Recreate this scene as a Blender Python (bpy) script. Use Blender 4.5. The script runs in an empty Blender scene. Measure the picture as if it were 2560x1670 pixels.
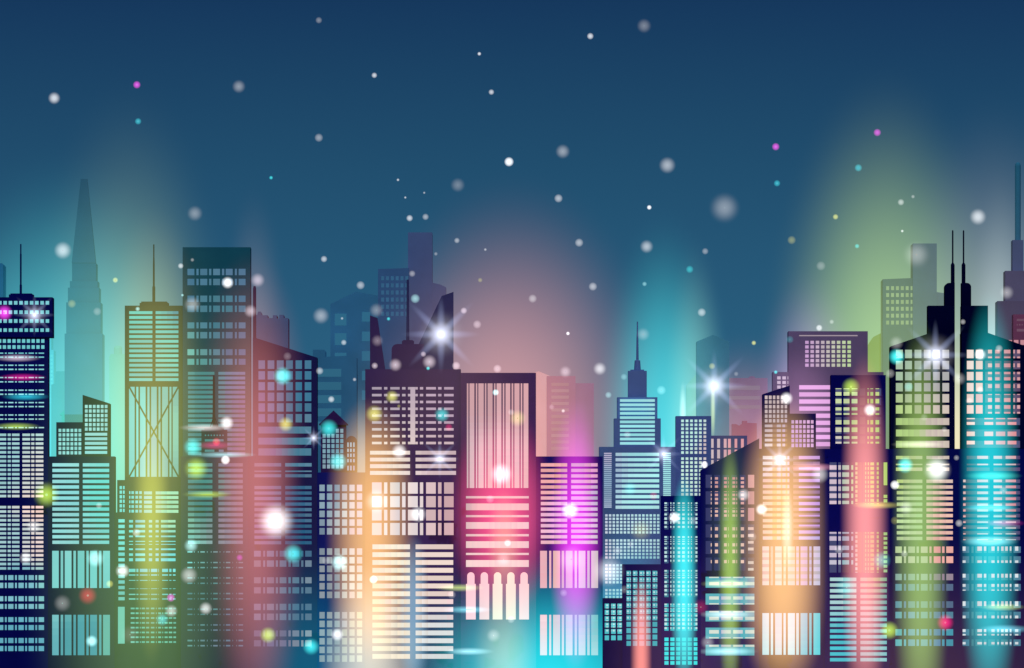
import bpy, math, random
from mathutils import Vector
random.seed(7)
C = bpy.context.scene.collection
PI = math.pi

# ------------------------------------------------------------------ scale
S = 0.3            # metres per photo pixel on the street line (Y = 0)
D = 10000.0        # camera distance to the street line
CZ = 10.0          # camera height
K = 2560 / 2380.0
GROUND = 'g'

def X(px, Y=0.0):
    return (px - 1280) * S * (D + Y) / D

def Z(py, Y=0.0):
    if py == GROUND:
        return 0.0
    return CZ + (1670 - py) * S * (D + Y) / D

def lin1(c):
    c /= 255.0
    return c / 12.92 if c <= 0.04045 else ((c + 0.055) / 1.055) ** 2.4

def lin(rgb):
    return tuple(lin1(v) for v in rgb)

# ------------------------------------------------------------------ materials
def new_mat(name):
    m = bpy.data.materials.new(name)
    m.use_nodes = True
    m.node_tree.nodes.clear()
    return m

SUN = 1.0
WALLS = {}
def wall_mat(rgb):
    """Facade paint that shows as about rgb under the night light."""
    if rgb in WALLS:
        return WALLS[rgb]
    m = new_mat('facade_%d_%d_%d' % rgb)
    nt = m.node_tree
    out = nt.nodes.new('ShaderNodeOutputMaterial')
    b = nt.nodes.new('ShaderNodeBsdfPrincipled')
    l = [min(0.85, v / k) for v, k in zip(lin(rgb), (.207, .222, .258))]   # paint under moon and sky light
    n = nt.nodes.new('ShaderNodeTexNoise')
    n.inputs['Scale'].default_value = 0.05
    n.inputs['Detail'].default_value = 5
    tc = nt.nodes.new('ShaderNodeTexCoord')
    nt.links.new(tc.outputs['Object'], n.inputs['Vector'])
    r = nt.nodes.new('ShaderNodeMapRange')
    r.inputs['To Min'].default_value = 0.82
    r.inputs['To Max'].default_value = 1.18
    nt.links.new(n.outputs['Fac'], r.inputs['Value'])
    mx = nt.nodes.new('ShaderNodeVectorMath')
    mx.operation = 'SCALE'
    mx.inputs[0].default_value = l
    nt.links.new(r.outputs['Result'], mx.inputs['Scale'])
    nt.links.new(mx.outputs['Vector'], b.inputs['Base Color'])
    b.inputs['Roughness'].default_value = 0.9
    b.inputs['Specular IOR Level'].default_value = 0.0
    nt.links.new(b.outputs[0], out.inputs['Surface'])
    WALLS[rgb] = m
    return m

def lamp_mat():
    m = new_mat('lit_window')
    nt = m.node_tree
    out = nt.nodes.new('ShaderNodeOutputMaterial')
    e = nt.nodes.new('ShaderNodeEmission')
    a = nt.nodes.new('ShaderNodeAttribute')
    a.attribute_name = 'lamp'
    nt.links.new(a.outputs['Color'], e.inputs['Color'])
    nt.links.new(e.outputs[0], out.inputs['Surface'])
    m.cycles.emission_sampling = 'NONE'
    return m
M_LIT = lamp_mat()

def bulb_mat():
    m = new_mat('glowing_bulb')
    nt = m.node_tree
    out = nt.nodes.new('ShaderNodeOutputMaterial')
    e = nt.nodes.new('ShaderNodeEmission')
    a = nt.nodes.new('ShaderNodeObjectInfo')
    nt.links.new(a.outputs['Color'], e.inputs['Color'])
    nt.links.new(e.outputs[0], out.inputs['Surface'])
    m.cycles.emission_sampling = 'NONE'
    return m
M_BULB = bulb_mat()

def math_node(nt, op, a, b=None, clamp=False):
    n = nt.nodes.new('ShaderNodeMath')
    n.operation = op
    n.use_clamp = clamp
    for i, v in enumerate((a, b)):
        if v is None:
            continue
        if hasattr(v, 'links'):
            nt.links.new(v, n.inputs[i])
        else:
            n.inputs[i].default_value = v
    return n.outputs[0]

VOLS = {}
def glow_mat(q, p=1.5, rate=0.35):
    """Luminous mist in a round body: thins out towards its skin."""
    key = (q, p, rate)
    if key in VOLS:
        return VOLS[key]
    m = new_mat('luminous_mist')
    nt = m.node_tree
    out = nt.nodes.new('ShaderNodeOutputMaterial')
    v = nt.nodes.new('ShaderNodeVolumePrincipled')
    v.inputs['Density'].default_value = 0.0
    v.inputs['Density Attribute'].default_value = ''
    oi = nt.nodes.new('ShaderNodeObjectInfo')
    nt.links.new(oi.outputs['Color'], v.inputs['Emission Color'])
    tc = nt.nodes.new('ShaderNodeTexCoord')
    sp = nt.nodes.new('ShaderNodeSeparateXYZ')
    nt.links.new(tc.outputs['Object'], sp.inputs[0])
    x2 = math_node(nt, 'MULTIPLY', sp.outputs[0], sp.outputs[0])
    y2 = math_node(nt, 'MULTIPLY', sp.outputs[1], sp.outputs[1])
    zq = math_node(nt, 'POWER', math_node(nt, 'ABSOLUTE', sp.outputs[2]), float(q))
    b = math_node(nt, 'ADD', math_node(nt, 'ADD', x2, y2), zq)
    f = math_node(nt, 'SUBTRACT', 1.0, b, clamp=True)
    f = math_node(nt, 'POWER', f, p)
    nt.links.new(f, v.inputs['Emission Strength'])
    nt.links.new(v.outputs[0], out.inputs['Volume'])
    m.cycles.volume_step_rate = rate
    VOLS[key] = m
    return m

# ------------------------------------------------------------------ mesh helpers
def link(o, parent=None):
    C.objects.link(o)
    if parent is not None:
        o.parent = parent
    return o

def mesh_obj(name, verts, faces, mat, parent=None):
    me = bpy.data.meshes.new(name)
    me.from_pydata(verts, [], faces)
    me.materials.append(mat)
    return link(bpy.data.objects.new(name, me), parent)

def tag(o, label=None, cat=None, group=None, kind=None):
    for k, v in (('label', label), ('category', cat), ('group', group), ('kind', kind)):
        if v:
            o[k] = v
    return o

def prism(pts, y0, y1):
    """Outline in x-z (metres), extruded from depth y0 to y1."""
    n = len(pts)
    v = [(x, y0, z) for x, z in pts] + [(x, y1, z) for x, z in pts]
    f = [tuple(range(n)), tuple(range(2 * n - 1, n - 1, -1))]
    f += [(i, i + n, (i + 1) % n + n, (i + 1) % n) for i in range(n)]
    return v, f

def lathe(prof, seg=14, cx=0, cy=0):
    """prof: (radius, z) from the bottom up; closed body, outward faces."""
    v, f = [], []
    for r, z in prof:
        for k in range(seg):
            a = 2 * PI * k / seg
            v.append((cx + r * math.cos(a), cy + r * math.sin(a), z))
    for i in range(len(prof) - 1):
        for k in range(seg):
            k2 = (k + 1) % seg
            f.append((i * seg + k, i * seg + k2, (i + 1) * seg + k2, (i + 1) * seg + k))
    f.append(tuple(range(seg - 1, -1, -1)))
    top = (len(prof) - 1) * seg
    f.append(tuple(range(top, top + seg)))
    return v, f

# ------------------------------------------------------------------ luminous mist
FRONT = []          # mists that hang before the facades, to balance window lamps against
def mist_mesh(q, cut):
    seg, rings = 28, 22
    prof = []
    lo = max(-0.999, cut)
    for i in range(rings + 1):
        if lo > -0.99:
            h = lo + (0.999 - lo) * (1 - (1 - i / rings) ** 1.6)
        else:
            h = -0.999 * math.cos(PI * i / rings)
        r = math.sqrt(max(0.0, 1 - abs(h) ** q))
        prof.append((max(r, 0.02) * 1.012, h))
    return lathe(prof, seg)

def mist(name, px, py, hx, hy, L, Y, ay, q=2, label=None, cat=None, kind='stuff', group=None, rate=0.35, p=1.5):
    """px, py, hx, hy in the 2380-wide reading of the photo. L: linear light through the middle."""
    px, py, hx, hy = px * K, py * K, hx * K, hy * K
    s = (D + Y) / D * S
    z = Z(py, Y)
    az = hy * s
    cut = (0.3 - z) / az
    v, f = mist_mesh(q, cut)
    o = mesh_obj(name, v, f, glow_mat(q, p, rate))
    o.location = (X(px, Y), Y, z)
    o.scale = (hx * s, ay, az)
    k = 1.0 / ({1.5: 1.178, 2.5: .982}[p] * ay)
    o.color = (L[0] * k, L[1] * k, L[2] * k, 1)
    if Y < 0:
        FRONT.append((px, py, hx, hy, q, L, p + .5, Y))
    tag(o, label, cat, group, kind)
    return o

def front_light(px, py, depth=0):
    t = [0.0, 0.0, 0.0]
    for x, y, hx, hy, q, L, e, Y in FRONT:
        if Y > depth:
            continue
        b = ((px - x) / hx) ** 2 + abs((py - y) / hy) ** q
        if b < 1:
            w = (1 - b) ** e
            for i in range(3):
                t[i] += L[i] * w
    return t

# in front of the facades
BEAMS = [
 # x, y, hx, hy, light, q, label
 (352, 1225, 50, 340, (.34, .34, .04), 2, 'yellow-green beam of light rising before the braced olive tower'),
 (862, 1245, 110, 330, (.92, .50, .14), 3, 'broad orange beam glowing along the edge of the finned tower'),
 (962, 1430, 40, 200, (.17, .33, .42), 3, 'thin grey-blue beam down the middle of the finned tower'),
 (1165, 1195, 128, 270, (.95, .09, .20), 2, 'hot pink glow over the arcade tower'),
 (1338, 1240, 68, 335, (.88, .05, .86), 2, 'magenta beam down the middle of the magenta block'),
 (1490, 1580, 27, 250, (1.0, .30, .22), 4, 'narrow salmon beam before the low plum block'),
 (1590, 1350, 34, 260, (.05, .88, .90), 3, 'bright cyan beam before the dark grid tower'),
 (1697, 1330, 30, 320, (.29, .46, .04), 3, 'narrow lime beam before the steep sloped roof block'),
 (1820, 1270, 110, 370, (1.05, .58, .19), 3, 'wide amber beam over the orange-lit tower'),
 (2010, 1240, 60, 430, (1.05, .35, .31), 3, 'coral red beam before the dark tower beside the twin spires'),
 (2140, 1250, 70, 520, (.28, .46, .10), 3, 'tall green beam before the nearer half of the twin spire tower'),
 (2300, 1180, 74, 520, (.02, .62, .66), 3, 'tall turquoise beam before the half of the twin spire tower by the frame edge'),
]
for x, y, hx, hy, L, q, lab in BEAMS:
    near = x in (1490, 1590)          # these two stand before the low plum blocks, nearer than the rest
    mist('light_beam', x, y, hx, hy, L, -222 if near else -36, min(30, hx * .32), q, lab, 'light beam', 'thing', 'coloured light beams rising between the towers')
mist('light_beam', 1657, 950, 7, 85, (.42, .50, .16), 130, 5, 2, 'short yellow-green beam under the big star light above the blue dotted slab', 'light beam', 'thing', 'coloured light beams rising between the towers')
mist('light_beam', 1587, 965, 10, 85, (.40, .45, .40), 130, 6, 2, 'short icy beam behind the shoulder of the stepped blue spire tower', 'light beam', 'thing', 'coloured light beams rising between the towers')

HAZE_FRONT = [
 (335, 1300, 310, 980, (.105, .195, .05), 2),
 (358, 930, 135, 470, (.19, .13, .02), 2),
 (594, 1230, 128, 600, (.44, .14, .125), 2),
 (586, 940, 140, 370, (.20, .062, .04), 2),
 (860, 1580, 125, 300, (.66, .66, .52), 2),
 (715, 1570, 210, 360, (.0, .10, .15), 2),
 (1172, 1262, 46, 140, (.03, .22, .05), 2),
 (1270, 1610, 400, 360, (.02, .80, .84), 2),
 (1172, 1530, 80, 180, (.26, .14, .0), 2),
 (2050, 1610, 780, 450, (.06, .027, .03), 2),
 (1050, 900, 300, 330, (.05, .027, .02), 2),
 (1830, 1225, 17, 115, (.35, .40, .40), 2),
 (1697, 1250, 70, 400, (.04, .06, .01), 2),
]
for x, y, hx, hy, L, q in HAZE_FRONT:
    mist('haze', x, y, hx, hy, L, -75, 62 if hx > 100 else 30, q, p=2.5 if hx > 200 or hy == 600 else 1.5)

# between the rows
mist('haze', 1560, 1610, 180, 430, (.05, .022, .025), -222, 14, 2)
mist('haze', 1450, 1430, 130, 230, (.02, .12, .14), 46, 5, 2)
mist('haze', 1865, 1010, 100, 230, (.20, .10, .17), 78, 20, 2)

HAZE_BACK = [
 (140, 1060, 400, 760, (.10, .60, .56), 2),
 (300, 930, 270, 800, (.14, .21, .10), 2),
 (590, 780, 85, 380, (.09, .07, .06), 2),
 (1190, 1010, 400, 640, (.56, .20, .14), 2),
 (835, 1080, 80, 240, (.46, .55, .54), 2),
 (1543, 1050, 185, 600, (.06, .58, .58), 2),
 (1615, 1050, 92, 540, (.18, .28, .16), 2),
 (1730, 1100, 220, 350, (.46, .19, .20), 2),
 (1882, 1000, 150, 420, (.36, .15, .42), 2),
 (2060, 970, 320, 860, (.42, .58, .12), 2),
 (2310, 990, 310, 820, (.30, .28, .22), 2),
 (2325, 880, 95, 520, (.24, .28, .24), 2),
 (2222, 1080, 90, 380, (.50, .25, .10), 2),
]
for x, y, hx, hy, L, q in HAZE_BACK:
    mist('haze', x, y, hx, hy, L, 470, 290 if hx > 160 else 170, q, p=2.5)

# ------------------------------------------------------------------ colours of the lamps behind the windows
PTS = """60,710,125,205,215 60,790,110,200,205 50,900,150,220,225 20,1080,150,200,205 90,1090,215,215,210 90,1180,250,215,205
30,1250,160,200,205 90,1270,235,215,210 50,1350,120,185,200 50,1490,95,170,190 160,1020,150,225,215 128,1100,150,222,222 128,1165,150,222,222 128,1230,148,222,220 128,1300,130,210,205 130,1340,130,212,206 225,970,165,230,215
150,1150,140,220,220 230,1150,115,225,210 190,1330,125,215,205 190,1480,85,165,170 320,780,130,215,190 390,850,145,220,190
320,1000,150,235,215 400,1000,165,225,190 300,1160,140,240,220 390,1180,180,240,190 330,1250,130,240,220 390,1300,130,235,225
350,1450,120,205,165 290,1480,130,210,180 450,640,75,120,145 560,640,85,120,150 500,720,75,125,140 560,800,110,120,145
480,900,75,145,140 550,900,140,130,155 470,1000,80,150,140 550,1050,150,130,150 470,1150,80,145,135 545,1200,155,135,150
470,1400,95,145,140 540,1450,110,125,145 620,900,130,125,155 710,900,60,115,145 620,1030,120,125,155 700,1040,75,125,150
610,1200,150,130,160 700,1150,55,100,135 700,1250,45,95,130 610,1420,142,128,150 700,1400,80,120,146 620,1490,120,115,145
780,1040,120,160,175 815,1060,200,200,200 760,1150,140,165,180 830,1180,235,225,215 760,1350,140,150,160 830,1350,250,240,220
760,1500,140,170,180 830,1500,205,215,210 880,920,175,160,175 1040,940,190,165,185 880,1070,255,235,215 1040,1070,205,180,185
880,1180,255,248,235 950,1190,235,220,220 1040,1190,210,170,175 900,1320,255,244,218 1030,1320,238,216,205 900,1500,250,238,215
1030,1500,220,225,225 1100,920,205,160,165 1220,920,215,165,170 1160,1080,250,190,200 1160,1200,253,200,205 1160,1300,255,210,210
1100,1400,253,205,215 1170,1410,255,235,220 1220,1420,252,215,220 1280,1100,240,170,170 1370,1100,235,165,210 1330,1190,250,180,240
1280,1320,240,180,190 1370,1320,225,195,215 1320,1480,215,215,230 1480,1000,150,225,230 1410,1120,150,180,205 1480,1150,170,235,235
1550,1100,170,240,240 1470,1230,190,225,230 1470,1350,175,220,225 1600,1000,190,235,225 1600,1100,200,235,220 1660,1040,205,185,190
1710,1040,225,160,165 1590,1200,150,185,195 1590,1500,70,235,235 1490,1350,100,170,180 1490,1480,85,220,225 1425,1450,90,200,205
1690,1130,215,155,152 1740,1150,225,170,165 1690,1200,228,186,170 1690,1300,238,198,178 1690,1400,215,225,215 1690,1440,140,215,215 1690,1520,90,230,230 1800,950,200,180,180
1870,1010,225,175,220 1800,1070,250,225,215 1880,1100,245,190,240 1800,1180,253,225,190 1880,1190,245,190,240 1800,1310,252,235,215
1880,1310,225,205,230 1800,1480,235,250,245 1880,1480,140,225,230 1960,930,200,215,165 2030,960,195,210,130 1945,1120,205,185,200
1985,1120,200,215,170 2045,1120,190,215,120 1945,1270,195,180,200 2045,1270,170,200,130 1960,1350,170,210,210 1960,1500,75,195,210
2030,1500,150,200,205 2100,850,165,190,165 2190,850,175,175,175 2100,1000,175,205,130 2190,1000,205,190,180 2120,1200,190,220,160
2200,1200,235,190,175 2120,1300,195,215,165 2200,1290,240,175,165 2110,1380,110,160,165 2200,1380,85,105,135 2120,1480,110,190,190
2200,1480,75,155,175 2265,850,240,225,215 2350,850,215,160,165 2265,1000,250,225,215 2350,1010,225,165,170 2310,1100,215,230,235
2350,1150,215,165,175 2250,1200,235,180,180 2300,1200,190,240,240 2350,1350,85,130,155 2300,1350,150,205,215 2260,1400,85,115,145
2350,1480,70,155,175 2300,1480,120,205,215"""
FIELD = []
for t in PTS.split():
    a = [float(v) for v in t.split(',')]
    FIELD.append((a[0] * K, a[1] * K, lin(a[2:])))

def field(px, py):
    ws, t = 0.0, [0.0, 0.0, 0.0]
    for x, y, c in FIELD:
        w = 1.0 / (((px - x) * 1.3) ** 2 + (py - y) ** 2 + 60.0) ** 2
        ws += w
        for i in range(3):
            t[i] += w * c[i]
    return [v / ws for v in t]

# ------------------------------------------------------------------ buildings
def seq(start, pitch, n, w):
    return [(start + i * pitch, start + i * pitch + w) for i in range(n)]

LAND = []           # (short name, x0, y0, x1, y1, Y) for the labels of the floating lights

class Building:
    def __init__(self, name, label, short, Y, wall, box, depth=36, cat='building', group=None):
        self.Y, self.wall, self.depth = Y, wall, depth
        s = (D + Y) / D * S
        self.root = bpy.data.objects.new(name, None)
        link(self.root)
        self.bx = X((box[0] + box[2]) / 2, Y)
        self.root.location = (self.bx, Y + depth / 2, 0)
        tag(self.root, label, cat, group)
        self.w = []
        self.shade = 1.0
        if short:
            LAND.append((short, box[0], box[1], box[2], box[3], Y))
    def loc(self, v):
        dx, dy = self.bx, self.Y + self.depth / 2
        return [(x - dx, y - dy, z) for x, y, z in v]
    def poly(self, pts, part='wall', dy=0.0, depth=None, col=None):
        y0 = self.Y + dy
        y1 = y0 + (self.depth - 2 * dy if depth is None else depth)
        v, f = prism([(X(a, y0), Z(b, y0)) for a, b in pts], y0, y1)
        return mesh_obj(part, self.loc(v), f, wall_mat(col or self.wall), self.root)
    def box(self, x0, y0, x1, y1=GROUND, part='wall', dy=0.0, depth=None, col=None):
        return self.poly([(x0, y1), (x1, y1), (x1, y0), (x0, y0)], part, dy, depth, col)
    def mast(self, xc, prof, part='antenna', col=None, seg=10):
        """prof: (half width px, py) from the bottom up."""
        Yc = self.Y + self.depth / 2
        s = S * (D + Yc) / D
        v, f = lathe([(max(r * s, .05), Z(y, Yc)) for r, y in prof], seg, X(xc, Yc), Yc)
        return mesh_obj(part, self.loc(v), f, wall_mat(col or self.wall), self.root)
    def frustum(self, xb0, xb1, yb, xt0, xt1, yt, part='wall', col=None, dfrac=1.0):
        Yc = self.Y + self.depth / 2
        d0 = self.depth / 2 * dfrac
        d1 = d0 * (xt1 - xt0) / (xb1 - xb0)
        v = [(X(xb0, Yc), Yc - d0, Z(yb, Yc)), (X(xb1, Yc), Yc - d0, Z(yb, Yc)), (X(xb1, Yc), Yc + d0, Z(yb, Yc)), (X(xb0, Yc), Yc + d0, Z(yb, Yc)),
             (X(xt0, Yc), Yc - d1, Z(yt, Yc)), (X(xt1, Yc), Yc - d1, Z(yt, Yc)), (X(xt1, Yc), Yc + d1, Z(yt, Yc)), (X(xt0, Yc), Yc + d1, Z(yt, Yc))]
        f = [(0, 1, 5, 4), (1, 2, 6, 5), (2, 3, 7, 6), (3, 0, 4, 7), (4, 5, 6, 7), (3, 2, 1, 0)]
        return mesh_obj(part, self.loc(v), f, wall_mat(col or self.wall), self.root)
    def lamp(self, px, py, col=None, k=1.0):
        c = list(lin(col)) if col else field(px, py)
        j = k * self.shade
        h = front_light(px, py, self.Y) if self.Y < 200 else (0, 0, 0)
        return tuple(max(c[i] * j - h[i], 0.4 * c[i]) for i in range(3))
    def grid(self, xs, ys, name='window', dy=0.0, col=None, inner=None, dim=(70, 80, 115), k=1.0, skip=None):
        """inner: (xs, ys) of brighter lamps and blinds behind the glass; the rest of such a pane stays dim."""
        for j, (a, b) in enumerate(ys):
            for i, (x0, x1) in enumerate(xs):
                if skip and skip(i, j):
                    continue
                rects = []
                self.shade = random.uniform(0.9, 1.06)
                if inner:
                    n = max(1, int((x1 - x0) / 16)); m = max(1, int((b - a) / 40))
                    for q in range(n):
                        for r in range(m):
                            p0 = x0 + (x1 - x0) * q / n; p1 = x0 + (x1 - x0) * (q + 1) / n
                            r0 = a + (b - a) * r / m; r1 = a + (b - a) * (r + 1) / m
                            rects.append((p0, r0, p1, r1, self.lamp((p0 + p1) / 2, (r0 + r1) / 2, dim, 1), 0))
                    for u0, u1 in inner[0]:
                        for w0, w1 in inner[1]:
                            p0, p1, r0, r1 = max(x0, u0), min(x1, u1), max(a, w0), min(b, w1)
                            if p1 - p0 > .8 and r1 - r0 > .8:
                                rects.append((p0, r0, p1, r1, self.lamp((p0 + p1) / 2, (r0 + r1) / 2, col), 1))
                else:
                    # long panes: several lamps in a row behind one glass
                    n = max(1, int((x1 - x0) / 14)); m = max(1, int((b - a) / 16))
                    for q in range(n):
                        for r in range(m):
                            p0 = x0 + (x1 - x0) * q / n; p1 = x0 + (x1 - x0) * (q + 1) / n
                            r0 = a + (b - a) * r / m; r1 = a + (b - a) * (r + 1) / m
                            rects.append((p0, r0, p1, r1, self.lamp((p0 + p1) / 2, (r0 + r1) / 2, col, k), 0))
                self.w.append((name, (x1 - x0) * (b - a), rects, dy, None))
    def arch(self, x0, x1, ytop, ysh, ybot, inset=0.0):
        self.w.append(('arched_window', (x1 - x0) * (ybot - ytop) * 4, (x0, x1, ytop, ysh, ybot, inset), 0.0, 'arch'))
    def pane(self, item, v, f, cols):
        name, area, rects, dy, kind = item
        Yf = self.Y + dy
        y0, y1 = Yf - 0.08, Yf + 0.5
        if kind == 'arch':
            x0, x1, yt, ys, yb, ins = rects
            cx, r = (x0 + x1) / 2, (x1 - x0) / 2 - ins
            pts = [(x0, yb), (x1, yb), (x1, ys), (x1 - ins, ys), (x1 - ins, yt + r)]
            pts += [(cx + r * math.cos(PI * i / 10), yt + r - r * math.sin(PI * i / 10)) for i in range(1, 10)]
            pts += [(x0 + ins, yt + r), (x0 + ins, ys), (x0, ys)]
            n0 = len(v)
            pv, pf = prism([(X(a, y0), Z(b, y0)) for a, b in pts], y0, y1)
            v += pv; f += [tuple(n0 + i for i in q) for q in pf]
            cols += [self.lamp(cx, (yt + yb) / 2)] * len(pv)
            return
        for (a, b, c, d, col, lift) in rects:
            yy = y0 - 0.03 * lift
            n0 = len(v)
            xa, xc, zt, zb = X(a, yy), X(c, yy), Z(b, yy), Z(d, yy)
            v += [(xa, yy, zb), (xc, yy, zb), (xc, yy, zt), (xa, yy, zt), (xa, y1, zb), (xc, y1, zb), (xc, y1, zt), (xa, y1, zt)]
            f += [(n0, n0 + 1, n0 + 2, n0 + 3), (n0, n0 + 4, n0 + 5, n0 + 1), (n0 + 1, n0 + 5, n0 + 6, n0 + 2), (n0 + 2, n0 + 6, n0 + 7, n0 + 3), (n0 + 3, n0 + 7, n0 + 4, n0)]
            cols += [col] * 8
    def glass(self, name, items):
        v, f, cols = [], [], []
        for it in items:
            self.pane(it, v, f, cols)
        me = bpy.data.meshes.new(name)
        me.from_pydata(self.loc(v), [], f)
        at = me.color_attributes.new('lamp', 'FLOAT_COLOR', 'POINT')
        at.data.foreach_set('color', [x for c in cols for x in (c[0], c[1], c[2], 1.0)])
        me.materials.append(M_LIT)
        return link(bpy.data.objects.new(name, me), self.root)
    def done(self):
        self.w.sort(key=lambda t: -t[1])
        for it in self.w[:100]:
            self.glass(it[0], [it])
        if len(self.w) > 100:
            tag(self.glass('small_window', self.w[100:]), kind='stuff')

def c2(pairs, k=640 / 1565.0, off=0.0):
    return [(off + a * k, off + b * k) for a, b in pairs]

def crop(pairs, off):
    k = 640 / 1565.0
    return [(off + a * k, off + b * k) for a, b in pairs]

NAVY = (3, 5, 60)
BARS = [(0, 40), (52, 67), (77, 118), (130, 145), (156, 197), (209, 223), (232, 274), (287, 301), (311, 353)]

# --- navy tower with a wide head
b = Building('tower', 'navy tower with a wider head, a rooftop slab and one thin antenna', 'wide-headed navy tower', 0, NAVY, (-20, 743, 131, 1670))
b.box(-30, 842.5, 120)
b.box(-30, 743, 131, 842.5, 'head', dy=-2)
b.box(22, 736, 83, 743, 'roof_slab', dy=6); b.box(26, 733.5, 79, 736, 'roof_slab', dy=8)
b.mast(52, [(3.0, 734), (3.0, 712), (2.2, 712), (2.2, 636), (1.7, 634), (1.7, 610)])
b.grid(seq(-4.6, 13.2, 10, 8.6), [(752.5, 761.5), (776, 785), (798, 807), (821, 829.5)], dy=-2)
b.grid(seq(-5, 12, 10, 8), [(848, 857), (863, 872)])
dash = crop([(-21, -12), (-10, 20), (30, 41), (50, 82), (92, 103), (113, 145), (154, 165), (175, 207), (216, 227), (236, 269)], 0)
b.grid(dash, [(881.5, 884.3), (891.3, 894.3), (911.7, 914.5), (921.8, 925), (942.5, 945.2), (953.2, 956), (974, 977), (984, 987.3), (1005, 1008), (1015, 1018), (1036, 1039), (1046.3, 1049.3), (1067.5, 1070.5)], 'strip_window')
cols = crop([(-20, 38), (47, 66), (73, 119), (137, 184), (191, 210), (218, 265)], 0)
b.grid(cols, seq(1084, 10.93, 15, 6.2)); b.grid(cols, seq(1264.8, 10.93, 15, 6.2))
b.grid(dash, [(1438, 1450), (1457, 1470), (1490.6, 1503), (1510, 1522), (1543, 1555), (1562.6, 1575), (1595, 1607.6), (1615, 1627.6)])
b.done()

# --- twin column slat block
b = Building('office_block', 'dark green block with two columns of teal ribbon windows above barred panes', 'two-column ribbon block', 2, (6, 14, 50), (120, 1141, 286, 1670))
b.box(120, 1141, 286.5)
b.grid([(131, 197.5), (207, 273)], seq(1158, 13.82, 15, 8.3), 'ribbon_window')
bars = crop([(319 + a, 319 + c) for a, c in BARS], 0)
b.grid(bars, [(1377, 1470), (1537, 1638)], 'tall_window')
b.done()

b = Building('annex', 'low flat dark block with a grid of small teal windows, against the slanted annex', None, 60, (22, 34, 55), (140, 1055, 206, 1141))
b.box(140.6, 1055.5, 206.5)
b.grid(seq(146.4, 9.95, 6, 6.9), seq(1072, 11.2, 6, 8))
b.done()
b = Building('annex', 'narrow olive annex with a slanted roof beside the pyramid roof', 'slant-roofed annex', 58, (26, 36, 42), (206.5, 987, 274, 1141))
b.poly([(206.5, GROUND), (274, GROUND), (274, 1008.6), (206.5, 987)])
b.grid(seq(212.3, 9.9, 6, 6.9), seq(1012.3, 11.3, 6, 8)); b.grid([(212.3, 268)], seq(1082, 11.35, 5, 7.2), 'ribbon_window')
b.done()

# --- braced tower
b = Building('braced_tower', 'olive tower with a cross-braced glass shaft, ribbon windows and a thin antenna', 'cross-braced olive tower', 52, (30, 50, 50), (312, 764, 456, 1200))
b.box(312, 764, 456)
b.box(349, 757, 420.5, 764, 'roof_slab', dy=6); b.box(353, 753.8, 417, 757, 'roof_slab', dy=8)
b.mast(384.5, [(3.6, 754), (3.6, 718), (2.4, 714), (2.2, 660), (1.6, 640), (1.6, 611)])
b.grid([(323, 381), (389, 446)], seq(778, 11.95, 15, 7.2), 'ribbon_window')
br = crop([(789, 823), (833, 846), (856, 890), (901, 914), (924, 958), (969, 981), (991, 1027), (1036, 1048), (1056, 1091)], 0)
b.grid(br, [(967, 1192)], 'tall_window')
for (xa, xb) in ((323, 446), (446, 323)):
    s = 1 if xb > xa else -1
    b.poly([(xa - 2.3, 967), (xa + 2.3, 967), (xb + 2.3, 1192), (xb - 2.3, 1192)], 'brace', dy=-1.0, depth=0.8)
b.done()
b = Building('office_block', 'low green block with mixed small windows at the foot of the braced tower', 'mixed-window green block', 4, (8, 22, 44), (287, 1200, 451, 1670))
b.poly([(287, GROUND), (451, GROUND), (451, 1192), (312, 1192), (312, 1200), (293, 1200), (293, 1281), (287, 1281)])
b.grid([(299, 305), (307.5, 311.6)], seq(1215, 11.4, 6, 8))
b.grid([(323, 326), (328.5, 335), (338.5, 345), (348, 354.5)], seq(1228, 11.6, 5, 7))
b.grid([(360, 380), (389, 446)], seq(1228.5, 11.5, 5, 7.5), 'ribbon_window')
b.grid([(296, 311.7)], seq(1298, 13.9, 15, 8.2)); b.grid([(295, 311.7)], [(1517, 1609)], 'tall_window')
sg = crop([(789, 813), (828, 887), (910, 930), (951, 970), (984, 1073)], 0)
b.grid(sg, [(1300, 1306.3), (1312, 1319), (1325.3, 1331), (1338.8, 1343), (1352.3, 1354.5), (1360, 1361.8), (1371, 1375.3), (1383.5, 1389.6), (1395.6, 1403)])
sg = crop([(788, 828), (834, 846), (855, 902), (910, 914), (923, 961), (968, 971), (991, 1027), (1035, 1048), (1057, 1073)], 0)
b.grid(sg, [(1422, 1430), (1436, 1439), (1450, 1451.8), (1471, 1472.5), (1484.5, 1487.5), (1495.5, 1499.3)], 'strip_window')
dt = crop([(799, 823), (829, 847), (855, 860), (866, 886), (893, 912), (922, 944), (953, 958), (967, 985), (992, 998), (1006, 1025), (1032, 1053), (1060, 1076)], 0)
b.grid(dt, seq(1519, 12, 8, 4.2), 'strip_window')
b.done()

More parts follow.
